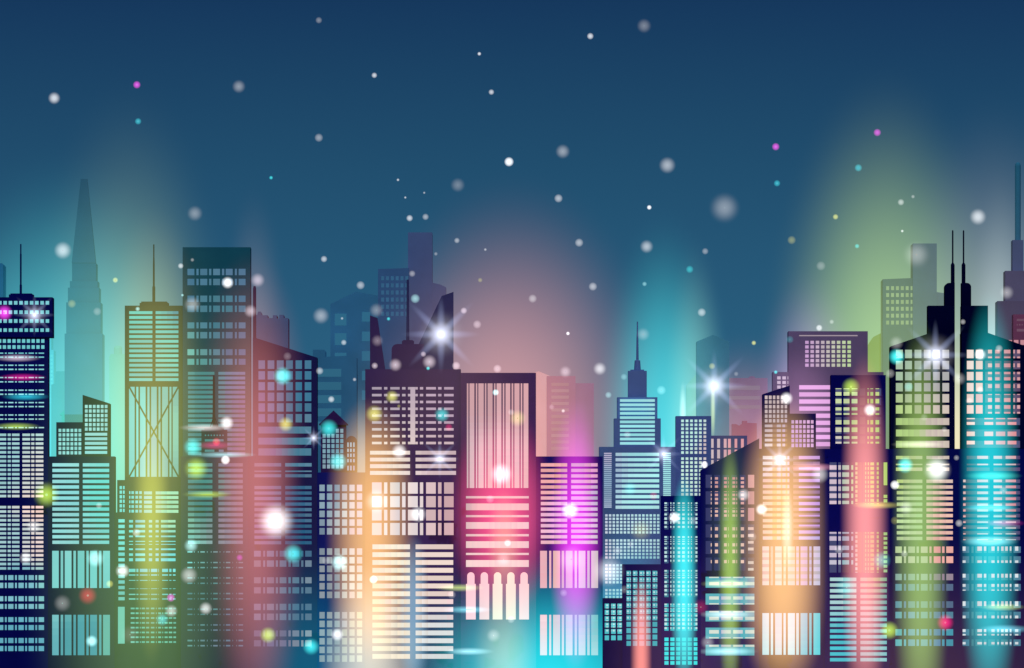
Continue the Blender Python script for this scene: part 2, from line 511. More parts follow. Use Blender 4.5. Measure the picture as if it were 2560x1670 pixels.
# --- tall flat topped tower
b = Building('tower', 'tall flat-topped slab tower, teal at the top and rose below, rows of square panes', 'tall flat-topped tower', 50, (12, 52, 70), (456, 618, 626, 1141))
b.box(456.5, 618, 626)
cells = crop([(1146, 1188), (1201, 1214), (1224, 1267), (1278, 1292), (1303, 1345), (1357, 1371), (1380, 1422), (1436, 1448), (1459, 1501)], 0)
b.grid(cells, [(672, 688), (697, 713), (739, 755), (764, 780), (806, 821), (830, 846), (873, 888), (897, 912)])
b.grid([(470, 536), (546, 613)], seq(929.6, 11.8, 18, 7.4), 'ribbon_window')
b.done()
b = Building('office_block', 'dusky rose block with ribbon windows over rows of short dashes', 'dusky dashed block', 1, (10, 16, 52), (451, 1141, 620, 1670))
b.box(451.5, 1141, 620)
b.grid([(470, 531), (546, 607)], seq(1158, 13.82, 15, 8.3), 'ribbon_window')
dd = crop([(1146, 1176), (1186, 1190), (1210, 1214), (1225, 1252), (1265, 1269), (1289, 1293), (1303, 1331), (1343, 1347), (1367, 1371), (1381, 1408), (1421, 1424), (1445, 1449), (1458, 1486)], 0)
b.grid(dd, crop([(839, 847), (904, 912), (935, 943), (998, 1006), (1031, 1039), (1093, 1102), (1126, 1134), (1189, 1198), (1221, 1229), (1285, 1294), (1317, 1325), (1380, 1390), (1412, 1421)], 1035), 'strip_window')
b.done()
b = Building('rooftop_tower', 'small dark boxy tower with a splayed black mast before the tall flat-topped tower', 'little masted tower', 44, (16, 18, 48), (503, 1072, 568, 1141), depth=5)
b.box(503.5, 1074, 568)
b.box(511, 1070, 560, 1074, 'roof_slab', dy=1)
b.mast(534.5, [(3.4, 1072), (3.4, 1040), (3.0, 1030), (2.4, 938)], col=(6, 6, 26))
for xb in (525, 546):
    b.poly([(xb - 1.3, 1070), (xb + 1.3, 1070), (536.8, 1038), (534.2, 1038)], 'strut', dy=2.2, depth=.6, col=(6, 6, 26))
b.grid(seq(512, 7.3, 7, 3.5), [(1086.5, 1090)]); b.grid([(512, 559)], [(1098, 1103.5)], 'ribbon_window'); b.grid([(512, 536), (547, 559)], [(1124, 1129.5)], 'ribbon_window')
b.done()

# --- rose sloped roof tower
b = Building('tower', 'rose-lit tower with a sloping roof, a stub spire and big square panes', 'rose sloped-roof tower', 3, (12, 14, 52), (620, 845, 793, 1670))
b.poly([(620, GROUND), (793, GROUND), (793, 894), (640, 845), (632, 845), (632, 1140), (620, 1140)])
b.mast(636.5, [(4, 850), (4, 722), (2.5, 715)])
b.grid(crop([(15, 55), (71, 112), (127, 169), (184, 225), (242, 281), (298, 338)], 640), crop([(1225, 1277), (1291, 1342), (1358, 1408), (1422, 1474), (1487, 1538), (1553, 1604)], 400))
b.grid([(646, 778)], crop([(77, 119), (145, 187), (210, 254)], 1035), 'ribbon_window')
b.grid([(636, 703), (713, 779)], crop([(300, 321), (346, 354), (368, 387)], 1035) + seq(1214.8, 13.8, 11, 8), 'ribbon_window')
b.grid([(635, 652), (658, 663), (667, 685), (689.5, 695), (699, 716), (721, 727), (731, 748), (753, 758.5), (763, 779)],
       crop([(836, 872), (895, 934), (998, 1035), (1059, 1097), (1160, 1199), (1220, 1260), (1323, 1360), (1383, 1421)], 1035))
b.done()

# --- grid block with the gabled house behind it
b = Building('office_block', 'navy block with three grids of square panes turning from blue to cream', 'three-grid block', 5, (6, 10, 66), (793, 1181, 912, 1670))
b.box(793, 1181, 913)
gx = crop([(388, 420), (434, 466), (480, 512), (526, 557), (571, 603), (617, 649)], 640)
for y in (1211.7, 1370.8, 1530):
    b.grid(gx, seq(y, 21.65, 6, 16.3))
b.done()
b = Building('gabled_house', 'dark gabled house with overhanging eaves and a grid of small panes', 'gabled house', 56, (30, 18, 62), (798, 1026, 869, 1181), cat='house', depth=24)
b.box(802, 1061, 865)
b.poly([(797.5, 1062), (869.5, 1062), (869.5, 1060), (834, 1026), (797.5, 1060)], 'roof', dy=-1.5, depth=27)
b.grid(seq(806.5, 11.05, 5, 7.6), seq(1072, 12.75, 8, 9.9), skip=lambda i, j: j == 0 and i < 3)
b.done()
b = Building('arched_tower', 'slim dark round-topped tower beside the gabled house', None, 57, (36, 26, 62), (865, 1089, 892, 1181), depth=20)
b.poly([(865.5, GROUND), (892, GROUND), (892, 1103)] + [(878.7 + 13.3 * math.cos(PI * i / 10), 1103 - 13.3 * math.sin(PI * i / 10)) for i in range(1, 10)] + [(865.5, 1103)])
b.grid(crop([(558, 567), (575, 585), (594, 603)], 640), crop([(174, 202), (212, 232), (242, 263), (275, 295), (316, 345)], 1035))
b.done()

# --- finned tower
b = Building('finned_tower', 'broad plum tower crowned by two pointed fins, a dome block and an antenna', 'finned tower', 2, (30, 22, 60), (913, 923, 1152, 1670))
b.box(913, 923, 1152)
b.poly([(925, 923), (963, 923), (943.5, 795), (925, 788.5)], 'fin', dy=8, depth=14)
b.poly([(1020, 923), (1133.6, 923), (1133.6, 729.6), (1104, 740), (1047, 860), (1020, 862)], 'fin', dy=10, depth=12, col=(22, 28, 66))
b.poly([(978.6, 923), (1060, 923), (1060, 860)] + [(993 - 14 * math.sin(PI * i / 12), 874 - 14 * math.cos(PI * i / 12)) for i in range(0, 7)], 'dome_block', dy=6, depth=24)
b.poly([(1004.8, 860), (1034.8, 860), (1034.8, 853), (1031, 850), (1009, 850), (1004.8, 853)], 'roof_slab', dy=9, depth=18)
b.mast(1019.5, [(4, 850), (3.4, 800), (2.9, 699)], col=(24, 30, 66))
rx = crop([(709, 768), (783, 803), (821, 878), (893, 914), (929, 944), (974, 989), (1002, 1022), (1040, 1100), (1113, 1134), (1150, 1208)], 640)
b.grid(rx, seq(967.6, 17.1, 9, 6.2), 'strip_window'); b.grid([(1026, 1038)], [(967.6, 1110.6)], 'tall_window')
b.grid([(925, 1025), (1039, 1140)], crop([(225, 248), (267, 290), (307, 331), (348, 372)], 1035), 'ribbon_window')
b.grid(crop([(709, 768), (783, 803), (820, 879), (893, 914), (929, 989), (1002, 1022), (1040, 1099), (1113, 1134), (1150, 1208)], 640), crop([(418, 487), (502, 570), (585, 651), (666, 740)], 1035))
b.grid([(931, 1025), (1039, 1133)], seq(1361, 19.57, 15, 12), 'ribbon_window')
b.done()

# --- pink arcade tower
b = Building('arcade_tower', 'pink-lit tower with tall vertical panes, ribbon windows and five round arches', 'pink arcade tower', 0, (38, 24, 62), (1152, 932, 1340, 1670))
b.box(1152, 932, 1340)
k = 220 / 657.0
vx = [(1140 + a * k, 1140 + c * k) for a, c in [(81, 93), (101, 137), (148, 159), (167, 207), (215, 227), (236, 273), (283, 295), (303, 339), (349, 361), (370, 405), (415, 428), (436, 474), (483, 495), (504, 540)]]
b.grid(vx, [(958.5, 1220)], 'tall_window')
b.grid([(1165, 1322)], crop([(502, 516), (547, 588), (618, 631), (661, 702), (734, 748), (778, 819), (849, 862), (893, 935)], 1035), 'ribbon_window')
for x0 in (1165, 1198.6, 1231.7, 1265, 1298):
    b.arch(x0, x0 + 24.4, 1430.5, 1459.6, 1548.7, 3.0)
b.done()

# --- magenta block
b = Building('office_block', 'magenta-lit block with pink ribbon windows above barred panes, turquoise at its foot', 'magenta block', 3, (10, 10, 62), (1340, 1141, 1506, 1670))
b.box(1340, 1141, 1507)
b.grid([(1352, 1418), (1428, 1494)], seq(1158, 13.82, 15, 8.3), 'ribbon_window')
bars = crop([(172, 214), (227, 240), (251, 294), (304, 318), (329, 370), (383, 397), (407, 449), (460, 475), (484, 526)], 1280)
b.grid(bars, [(1377, 1470), (1537, 1638)], 'tall_window')
b.done()

# --- stepped blue spire tower
BLUE = (50, 68, 110)
b = Building('spire_tower', 'stepped slate blue tower tapering to a needle spire', 'stepped blue spire tower', 54, BLUE, (1498, 804, 1689, 1670), depth=44)
b.box(1498, 1117, 1700)
b.box(1535, 1046, 1652, 1117, 'middle_block', dy=2)
b.box(1543, 993, 1643.6, 1046, 'middle_block', dy=4)
b.box(1570.3, 927, 1617, 993, 'upper_block', dy=8)
b.box(1576.5, 924, 1610.5, 927, 'upper_block', dy=10)
b.mast(1593.5, [(8.5, 924), (7, 902), (6.5, 901), (3.2, 900), (2.5, 850), (1.7, 830), (1.5, 804)], 'spire')
b.grid([(1550, 1637)], seq(998, 10.7, 11, 6.6), 'ribbon_window', dy=2)
b.grid([(1510, 1529)], seq(1132, 4.97, 28, 2.9), 'strip_window'); b.grid([(1539, 1648)], seq(1132, 13.2, 11, 8), 'ribbon_window')
b.grid([(1658, 1677)], seq(1132, 4.97, 22, 2.9), 'strip_window')
dx = seq(1513, 9.25, 15, 6)
b.grid(dx, seq(1285.7, 8.5, 6, 5.7), 'window'); b.grid(dx, seq(1348.3, 8.5, 6, 5.7)); b.grid(dx[:5], seq(1410.5, 8.5, 6, 5.7)); b.grid(dx[:5], seq(1472.6, 8.5, 3, 5.7))
b.done()

b = Building('slab_tower', 'slate blue slab with six columns of dot windows behind the sloped roof block', 'blue dotted slab', 53, (46, 62, 108), (1689, 1040, 1778, 1239))
b.box(1689.5, 1040, 1778)
b.grid(seq(1703, 11.15, 6, 6.7), seq(1049, 9.9, 9, 6.3) + seq(1143.5, 9.9, 13, 6.3))
b.done()
b = Building('office_block', 'violet blue block with tall narrow panes behind the steep sloped roof', 'violet tall-pane block', 100, (58, 56, 104), (1778, 1089, 1868, 1180))
b.box(1778, 1089, 1868)
b.grid([(1777.5, 1784), (1793, 1800), (1809.5, 1816.5), (1820, 1827), (1836.5, 1843), (1852.5, 1859.5)], [(1097, 1119.5), (1124, 1146), (1150, 1172)], 'tall_window')
b.done()

# --- low plum blocks
b = Building('low_block', 'lowest plum block with three columns of turquoise panes', 'lowest plum block', -188, (20, 14, 56), (1506, 1495, 1556, 1670))
b.box(1507, 1495, 1556)
inn = (seq(1515, 8.3, 6, 4.6), seq(1512.5, 15.9, 5, 5.5))
b.grid(crop([(567, 593), (606, 634), (645, 672)], 1280), seq(1509, 15.9, 6, 12), inner=(seq(1515.5, 8.2, 6, 5), seq(1511, 7.9, 9, 4.5)), col=(190, 235, 235), dim=(85, 195, 205))
b.done()
b = Building('low_block', 'low plum block with five columns of turquoise panes and a salmon beam', 'low five-column block', -190, (14, 10, 58), (1556, 1410, 1653, 1670))
b.box(1556, 1410.5, 1653)
b.grid(crop([(700, 727), (739, 766), (778, 809), (820, 847), (859, 888)], 1280), seq(1427, 15.95, 12, 12.2), inner=(seq(1567.5, 8.2, 10, 4.6), seq(1430, 8.0, 15, 4.6)), col=(185, 225, 230), dim=(82, 175, 188))
b.done()
b = Building('grid_tower', 'dark tower of five window grids with a cyan beam down its front', 'cyan-beamed grid tower', -189, (3, 4, 62), (1653, 1239, 1752, 1670))
b.box(1653, 1239.5, 1752)
gx = crop([(932, 957), (968, 993), (1003, 1028), (1039, 1064), (1075, 1100), (1111, 1133)], 1280)
for i, (y, dim) in enumerate([(1256, (60, 82, 120)), (1340.5, (64, 92, 128)), (1425, (70, 130, 150)), (1509, (75, 190, 200)), (1594, (70, 228, 230))]):
    if i < 4:
        b.grid(gx, seq(y, 11.75, 6, 9), inner=(seq(1661, 11.1, 8, 6.2), seq(y - 2, 9.9, 8, 6)), col=(195, 232, 232), dim=dim)
    else:
        b.grid(gx, seq(y, 11.75, 6, 9), col=(75, 232, 234))
b.done()

# --- steep sloped roof block
b = Building('sloped_block', 'black navy block with a steep sloping roof, square panes and wide turquoise bands', 'steep sloped-roof block', 0, (3, 4, 60), (1752, 1096, 1898, 1670))
b.poly([(1752, GROUND), (1898, GROUND), (1898, 1096), (1752, 1175)])
sx = crop([(1184, 1221), (1236, 1273), (1287, 1325), (1340, 1376), (1392, 1428), (1443, 1481)], 1280)
sy = seq(1187, 41.4, 6, 32.4)
b.grid(sx[:5], sy, inner=([(1777, 1784), (1787.5, 1795), (1800, 1806.5), (1810, 1817), (1820.5, 1828), (1831, 1838), (1841, 1848), (1852, 1860)], seq(1193, 10.3, 10, 6) + [(1318, 1326), (1336, 1344), (1358, 1366), (1374, 1383), (1400, 1408)]), dim=(58, 62, 104))
b.grid(sx[5:], sy[:3], col=(225, 170, 162)); b.grid(sx[5:], sy[3:], inner=([(1868, 1884)], seq(1318, 17, 7, 7)), dim=(70, 90, 125))
b.grid([(1764, 1886)], crop([(995, 1062), (1098, 1165), (1204, 1268), (1306, 1373), (1410, 1476)], 1035), 'band_window',
       inner=(seq(1773, 30, 4, 24), [(1442, 1445), (1455, 1463), (1491, 1499), (1508, 1511), (1527, 1531), (1542, 1550), (1575, 1584), (1593, 1596), (1612, 1617)]), col=(218, 228, 215), dim=(96, 180, 190))
b.done()

# --- orange tower
b = Building('tower', 'orange-lit tower with a slanted annex on top, ribbon windows and barred panes', 'orange-lit tower', 4, (10, 8, 56), (1898, 964, 2060, 1670))
b.box(1898, 1122, 2062)
b.poly([(1906.5, 1122), (1974.5, 1122), (1974.5, 963.5), (1906.5, 985.5)], 'annex', dy=3)
b.box(1974.5, 1034, 2040, 1122, 'annex', dy=6)
k = 360 / 2330.0
w = lambda prs, o: [(o + a * k, o + c * k) for a, c in prs]
b.grid(w([(208, 252), (272, 318), (338, 378), (402, 442), (466, 507), (528, 568)], 1880), w([(382, 440), (458, 512), (534, 588), (610, 666), (688, 742), (762, 816)], 930), dy=3)
b.grid([(1912, 1968)], w([(850, 893), (926, 970), (1005, 1048), (1080, 1124), (1158, 1204)], 930), 'ribbon_window', dy=3,
       inner=([(1912, 1931), (1942, 1952), (1956, 1963)], [(1000, 1200)]), dim=(150, 125, 120))
b.grid(w([(638, 682), (702, 746), (764, 806), (826, 868), (888, 934), (952, 996)], 1880), w([(780, 834), (858, 912), (932, 988), (1010, 1064), (1082, 1138), (1158, 1216)], 930), dy=6)
k = 360 / 2150.0
ry = w([(25, 75), (112, 162), (195, 245), (283, 332), (370, 420), (455, 503), (538, 588), (626, 675), (715, 758), (797, 843), (882, 930), (965, 1014), (1050, 1100), (1140, 1190)], 1150)
ry = [(ry[0][0] - 14.4, ry[0][1] - 14.4)] + ry
b.grid([(1907, 1973.5)], ry, 'ribbon_window', inner=([(1907, 1931), (1942, 1952), (1956, 1964), (1968.5, 1973.5)], [(1135, 1352)]), dim=(240, 200, 160))
b.grid([(1983, 2049.5)], ry, 'ribbon_window', inner=([(1997, 2049.5)], [(1138, 1148), (1168, 1174), (1182, 1190), (1197, 1205), (1216, 1220), (1240, 1245), (1255, 1263), (1270, 1277), (1288, 1292), (1311, 1316), (1326, 1334), (1341, 1349)]), dim=(170, 130, 160))
fx = w([(155, 255), (280, 315), (345, 445), (470, 505), (535, 640), (660, 700), (725, 828), (855, 890), (918, 1018)], 1880)
b.grid(fx, [(1366, 1463)], 'tall_window', inner=([(1906, 1928), (1933, 1954), (1958, 1998), (2001, 2050)], [(1366, 1376), (1382, 1393), (1400, 1410), (1418, 1428), (1436, 1446), (1453, 1463)]), dim=(200, 185, 190))
b.grid(fx[:6], [(1532.7, 1637)], 'tall_window', col=(225, 248, 245)); b.grid(fx[6:], [(1532.7, 1637)], 'tall_window', col=(120, 220, 228))
b.done()

# --- dark coral tower
b = Building('tower', 'black navy flat-topped tower with a coral beam and yellow-green panes', 'coral-beamed tower', 1, (2, 3, 56), (2062, 938, 2218, 1670))
b.box(2062, 1122, 2226)
b.box(2077.5, 937.5, 2214.5, 1122, 'upper_block', dy=2)
b.box(2066, 1141, 2071, 1143, 'ledge', dy=-.4, depth=.6)
k = 360 / 2330.0
b.grid(w([(1352, 1448), (1482, 1577), (1612, 1706), (1742, 1834), (1868, 1962), (1998, 2090)], 1880), w([(265, 383), (416, 536), (572, 692), (730, 848), (885, 1003), (1038, 1158)], 930), dy=2,
       inner=(w([(1352, 1448), (1482, 1577), (1612, 1706), (1868, 1890), (1916, 1962), (1998, 2058)], 1880), w([(265, 276), (324, 383), (436, 508), (572, 622), (666, 692), (778, 848), (898, 972), (1038, 1082), (1128, 1158)], 930)), dim=(78, 82, 115))
k = 360 / 2150.0
bx = w([(1158, 1262), (1288, 1328), (1348, 1450), (1482, 1512), (1542, 1640), (1652, 1712), (1722, 1826), (1862, 1895), (1920, 2024)], 1880)
iy = w([(78, 145), (185, 252), (290, 357), (395, 462), (500, 567), (608, 658), (1075, 1100), (1140, 1205), (1280, 1345), (1388, 1452), (1495, 1560)], 1150)
b.grid(bx[:4], w([(35, 658), (1075, 1680)], 1150), 'tall_window', inner=([(1900, 2400)], iy), dim=(66, 70, 108))
b.grid(bx[4:8], w([(35, 658), (1075, 1680)], 1150), 'tall_window', inner=(w([(1542, 1575), (1690, 1706), (1728, 1745), (1768, 1822), (1862, 1893)], 1880), seq(1156, 11.4, 30, 7.2)), dim=(110, 95, 110))
b.grid(bx[8:], w([(35, 658), (1075, 1680)], 1150), 'tall_window', inner=([(2209, 2218)], [(1156, 1213), (1237, 1245), (1248, 1256)] + seq(1331, 11.6, 10, 7)), dim=(66, 78, 95))
b.grid([(2075, 2141), (2151, 2217)], seq(1444, 14.35, 15, 8.6), 'ribbon_window')
b.done()

# --- twin spire tower
BLACK = (1, 2, 26)
b = Building('twin_spire_tower', 'black tower split into two halves, each stepping up to a thin spire', 'twin-spire tower', 0, BLACK, (2226, 700, 2580, 1670), depth=44)
NV = (2, 3, 46)
b.box(2226, 1122, 2600, col=NV)
b.poly([(2226.5, 1122), (2387, 1122), (2387, 834), (2320, 834), (2226.5, 866)], 'half_tower', dy=1.5)
b.poly([(2404, 1122), (2600, 1122), (2600, 878), (2470, 832), (2404, 832)], 'half_tower', dy=1.5)
for s, inner_x, outer, mid, x_a, x_b, xs in ((1, 2387, 2320, 2362, 2376.5, 2387, 2381.6), (-1, 2404, 2470, 2428, 2404, 2413.6, 2408.3)):
    lo, hi = sorted((inner_x, outer)); b.box(lo, 764, hi, 834, 'step_block', dy=6)
    r = 11
    if s > 0:
        arc = [(mid + r - r * math.sin(PI * i / 12), 718 - r * math.cos(PI * i / 12)) for i in range(0, 7)]
        b.poly([(mid, 764), (inner_x, 764), (inner_x, 707)] + arc, 'turret', dy=10)
    else:
        arc = [(mid - r + r * math.sin(PI * i / 12), 718 - r * math.cos(PI * i / 12)) for i in range(6, -1, -1)]
        b.poly([(inner_x, 764), (mid, 764)] + arc + [(inner_x, 707)], 'turret', dy=10)
    b.mast((x_a + x_b) / 2, [(4.9, 712), (4.9, 662), (2.6, 657.5), (2.0, 657), (1.9, 578), (1.2, 575.5)], 'spire')
lx = crop([(782, 824), (838, 880), (896, 938), (953, 994), (1009, 1050), (1066, 1107)], 1920)
rx = crop([(1216, 1257), (1271, 1312), (1328, 1369), (1387, 1426), (1443, 1483), (1500, 1541)], 1920)
ys = seq(874.4, 27.7, 6, 21)
b.grid(lx, ys, dy=1.5)
b.grid(rx[:2], ys, dy=1.5)
b.grid(rx[2:], ys, dy=1.5, inner=([(2470, 2480), (2488, 2499), (2510, 2526), (2533, 2537), (2543, 2550)], seq(874, 17.3, 10, 9.5)), dim=(92, 78, 108))
b.grid([(2240, 2373)], crop([(25, 67), (95, 137), (164, 206)], 1035), 'band_window', dy=1.5)
b.grid([(2417, 2550)], crop([(25, 67), (95, 137), (164, 206)], 1035), 'band_window', dy=1.5, inner=([(2417, 2437), (2461, 2483), (2490, 2513), (2519, 2541)], [(1045, 1048), (1055, 1062), (1079, 1090), (1102, 1111)]), dim=(82, 92, 125))
yy = crop([(256, 276), (304, 313), (327, 348)], 1035)
b.grid([(2240, 2306), (2316, 2373)], yy, 'ribbon_window'); b.grid([(2417, 2474), (2484, 2550)], yy, 'ribbon_window', inner=([(2443, 2470), (2484, 2505), (2514, 2540)], [(1139, 1147), (1159, 1163)]), dim=(90, 85, 120))
yy = seq(1199, 14.3, 11, 8.3)
b.grid([(2242, 2306), (2316, 2382)], yy, 'ribbon_window')
b.grid([(2408, 2474), (2484, 2550)], yy, 'ribbon_window', inner=([(2408, 2414), (2443, 2470), (2484, 2505), (2514, 2540)], seq(1199, 14.9, 11, 6.3)), dim=(85, 92, 125))
cy = crop([(810, 849), (870, 911), (977, 1016), (1039, 1080), (1145, 1185), (1209, 1249), (1315, 1354), (1378, 1418)], 1035)
b.grid(crop([(779, 818), (831, 844), (857, 899), (908, 923), (934, 976), (987, 1000), (1013, 1055), (1064, 1079), (1090, 1132)], 1920), cy)
b.grid(crop([(1190, 1230), (1244, 1257), (1268, 1308), (1320, 1336), (1346, 1387), (1399, 1412), (1425, 1466), (1477, 1490), (1501, 1545)], 1920), cy,
       inner=(crop([(1190, 1208), (1280, 1308), (1320, 1334), (1366, 1385), (1402, 1412), (1425, 1440), (1450, 1466), (1478, 1488), (1510, 1530)], 1920), [(1366, 1377), (1401, 1407), (1434, 1444), (1460, 1467), (1474, 1477), (1503, 1515), (1539, 1546), (1573, 1580), (1585, 1589), (1605, 1611)]), col=(215, 225, 230), dim=(78, 128, 152))
b.done()

# --- purple office tower behind
b = Building('office_tower', 'purple office tower with lower shoulders, a grid of small panes and pink ribbons', 'purple office tower', 104, (70, 60, 90), (1971, 828, 2169, 1122), depth=40)
b.box(1971, 828, 2169.5)
b.box(1931.5, 930, 1971, GROUND, 'shoulder', dy=4, col=(80, 70, 100)); b.box(2169.5, 930, 2209, GROUND, 'shoulder', dy=4)
b.grid([(1998, 2144)], [(837.6, 840.5)], 'strip_window', col=(165, 150, 160))
for i in range(9):
    t = i / 8
    b.grid([(2013 + 13.2 * i, 2021.6 + 13.2 * i)], seq(852, 11.4, 6, 7.8), col=tuple(int(a + (c - a) * t) for a, c in zip((200, 160, 208), (188, 212, 158))))
for y0, y1 in seq(963, 17.75, 9, 10.6):
    b.grid([(1998, 2078)], [(y0, y1)], 'ribbon_window', col=(222, 165, 222))
b.grid(seq(1943, 13, 3, 8.6), seq(941, 11.4, 15, 7.6), dy=4, col=(200, 180, 205))
b.done()

# ------------------------------------------------------------------ towers far behind, in the lit haze
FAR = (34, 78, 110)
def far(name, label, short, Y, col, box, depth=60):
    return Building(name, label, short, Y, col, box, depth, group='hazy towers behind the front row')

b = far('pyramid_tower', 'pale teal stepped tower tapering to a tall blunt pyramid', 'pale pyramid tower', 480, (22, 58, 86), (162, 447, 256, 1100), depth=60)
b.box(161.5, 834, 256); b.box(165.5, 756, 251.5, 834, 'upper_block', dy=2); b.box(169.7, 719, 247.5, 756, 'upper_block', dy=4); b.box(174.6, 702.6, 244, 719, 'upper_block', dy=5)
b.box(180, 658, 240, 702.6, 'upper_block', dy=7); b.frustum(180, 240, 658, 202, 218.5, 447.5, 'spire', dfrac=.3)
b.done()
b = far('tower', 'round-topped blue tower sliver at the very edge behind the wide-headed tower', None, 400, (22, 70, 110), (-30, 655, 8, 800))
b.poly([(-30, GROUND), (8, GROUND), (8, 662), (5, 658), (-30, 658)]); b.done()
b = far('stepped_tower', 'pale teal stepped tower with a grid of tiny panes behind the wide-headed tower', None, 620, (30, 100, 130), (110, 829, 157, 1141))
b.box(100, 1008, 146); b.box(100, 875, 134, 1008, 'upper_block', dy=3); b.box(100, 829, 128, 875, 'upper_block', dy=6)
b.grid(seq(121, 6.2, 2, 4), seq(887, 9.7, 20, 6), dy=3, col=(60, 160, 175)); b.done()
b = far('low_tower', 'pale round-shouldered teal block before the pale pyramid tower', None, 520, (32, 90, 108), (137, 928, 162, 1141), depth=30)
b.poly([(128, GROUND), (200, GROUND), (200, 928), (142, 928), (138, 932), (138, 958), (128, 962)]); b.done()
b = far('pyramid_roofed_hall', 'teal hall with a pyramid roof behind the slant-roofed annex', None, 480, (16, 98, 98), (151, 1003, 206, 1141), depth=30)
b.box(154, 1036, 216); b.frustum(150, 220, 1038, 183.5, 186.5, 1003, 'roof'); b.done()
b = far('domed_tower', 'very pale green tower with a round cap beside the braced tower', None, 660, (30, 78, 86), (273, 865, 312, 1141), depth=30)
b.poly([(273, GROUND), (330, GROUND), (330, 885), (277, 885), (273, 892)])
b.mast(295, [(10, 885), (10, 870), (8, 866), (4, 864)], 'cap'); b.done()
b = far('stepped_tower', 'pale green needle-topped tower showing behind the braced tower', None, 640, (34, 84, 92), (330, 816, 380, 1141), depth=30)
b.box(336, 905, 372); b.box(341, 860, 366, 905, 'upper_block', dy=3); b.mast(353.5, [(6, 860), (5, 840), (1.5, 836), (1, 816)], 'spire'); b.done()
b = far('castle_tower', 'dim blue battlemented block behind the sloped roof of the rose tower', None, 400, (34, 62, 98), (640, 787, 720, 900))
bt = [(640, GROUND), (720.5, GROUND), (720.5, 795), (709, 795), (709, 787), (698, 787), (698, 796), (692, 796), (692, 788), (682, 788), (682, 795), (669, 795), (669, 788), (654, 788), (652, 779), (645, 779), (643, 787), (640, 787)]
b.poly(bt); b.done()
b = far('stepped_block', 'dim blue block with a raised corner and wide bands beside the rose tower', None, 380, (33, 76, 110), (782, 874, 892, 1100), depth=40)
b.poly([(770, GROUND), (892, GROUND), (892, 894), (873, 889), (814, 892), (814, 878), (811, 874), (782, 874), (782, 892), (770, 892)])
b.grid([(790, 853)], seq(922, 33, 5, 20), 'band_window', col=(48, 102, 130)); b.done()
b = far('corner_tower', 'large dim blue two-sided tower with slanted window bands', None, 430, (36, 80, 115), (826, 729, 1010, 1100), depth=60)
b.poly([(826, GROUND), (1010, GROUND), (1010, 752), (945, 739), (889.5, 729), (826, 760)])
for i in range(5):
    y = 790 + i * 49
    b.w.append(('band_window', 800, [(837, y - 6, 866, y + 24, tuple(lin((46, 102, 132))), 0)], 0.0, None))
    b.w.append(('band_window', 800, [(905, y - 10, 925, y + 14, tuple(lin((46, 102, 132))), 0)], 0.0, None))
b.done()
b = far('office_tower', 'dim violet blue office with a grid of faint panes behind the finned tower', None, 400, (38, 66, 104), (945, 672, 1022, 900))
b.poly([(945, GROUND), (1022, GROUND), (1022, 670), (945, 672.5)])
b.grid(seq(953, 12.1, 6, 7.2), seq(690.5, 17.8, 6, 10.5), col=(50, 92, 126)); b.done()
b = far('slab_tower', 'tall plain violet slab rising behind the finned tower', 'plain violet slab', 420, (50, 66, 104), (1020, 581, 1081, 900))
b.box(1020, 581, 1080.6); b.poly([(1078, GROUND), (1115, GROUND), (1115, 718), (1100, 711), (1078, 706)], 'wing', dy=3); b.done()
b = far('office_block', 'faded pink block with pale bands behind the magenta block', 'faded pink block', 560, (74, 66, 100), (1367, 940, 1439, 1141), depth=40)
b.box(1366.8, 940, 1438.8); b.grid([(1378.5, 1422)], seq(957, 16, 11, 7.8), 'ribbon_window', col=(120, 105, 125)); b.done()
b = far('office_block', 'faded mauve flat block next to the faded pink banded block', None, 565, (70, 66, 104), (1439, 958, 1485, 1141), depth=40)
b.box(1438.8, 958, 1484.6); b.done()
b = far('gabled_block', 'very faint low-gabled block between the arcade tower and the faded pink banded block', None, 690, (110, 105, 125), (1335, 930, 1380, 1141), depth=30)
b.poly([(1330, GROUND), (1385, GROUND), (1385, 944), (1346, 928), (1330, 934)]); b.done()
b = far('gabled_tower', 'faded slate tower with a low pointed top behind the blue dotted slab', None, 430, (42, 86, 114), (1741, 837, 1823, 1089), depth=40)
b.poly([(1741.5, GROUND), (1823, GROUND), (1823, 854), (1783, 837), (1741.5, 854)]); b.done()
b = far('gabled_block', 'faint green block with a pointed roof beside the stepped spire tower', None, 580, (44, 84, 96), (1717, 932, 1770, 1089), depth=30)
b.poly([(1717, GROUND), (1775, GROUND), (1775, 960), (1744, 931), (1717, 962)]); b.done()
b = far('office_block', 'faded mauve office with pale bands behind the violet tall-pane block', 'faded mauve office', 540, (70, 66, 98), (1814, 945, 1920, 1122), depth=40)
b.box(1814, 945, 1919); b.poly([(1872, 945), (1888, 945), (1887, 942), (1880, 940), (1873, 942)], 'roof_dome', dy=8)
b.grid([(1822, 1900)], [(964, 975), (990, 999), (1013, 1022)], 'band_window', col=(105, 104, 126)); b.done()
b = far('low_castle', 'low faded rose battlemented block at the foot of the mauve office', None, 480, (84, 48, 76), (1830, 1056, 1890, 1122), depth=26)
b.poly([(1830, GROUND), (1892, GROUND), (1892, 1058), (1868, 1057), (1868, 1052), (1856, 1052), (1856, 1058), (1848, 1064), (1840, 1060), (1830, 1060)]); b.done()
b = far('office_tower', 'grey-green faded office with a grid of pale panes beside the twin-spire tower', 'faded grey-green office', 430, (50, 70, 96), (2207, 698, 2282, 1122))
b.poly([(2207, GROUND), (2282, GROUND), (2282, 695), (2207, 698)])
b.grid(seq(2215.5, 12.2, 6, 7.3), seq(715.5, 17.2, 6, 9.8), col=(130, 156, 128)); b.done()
b = far('slab_tower', 'plain grey slab rising behind the black twin-spire tower', 'plain grey slab', 420, (52, 72, 104), (2282, 609, 2342, 1122))
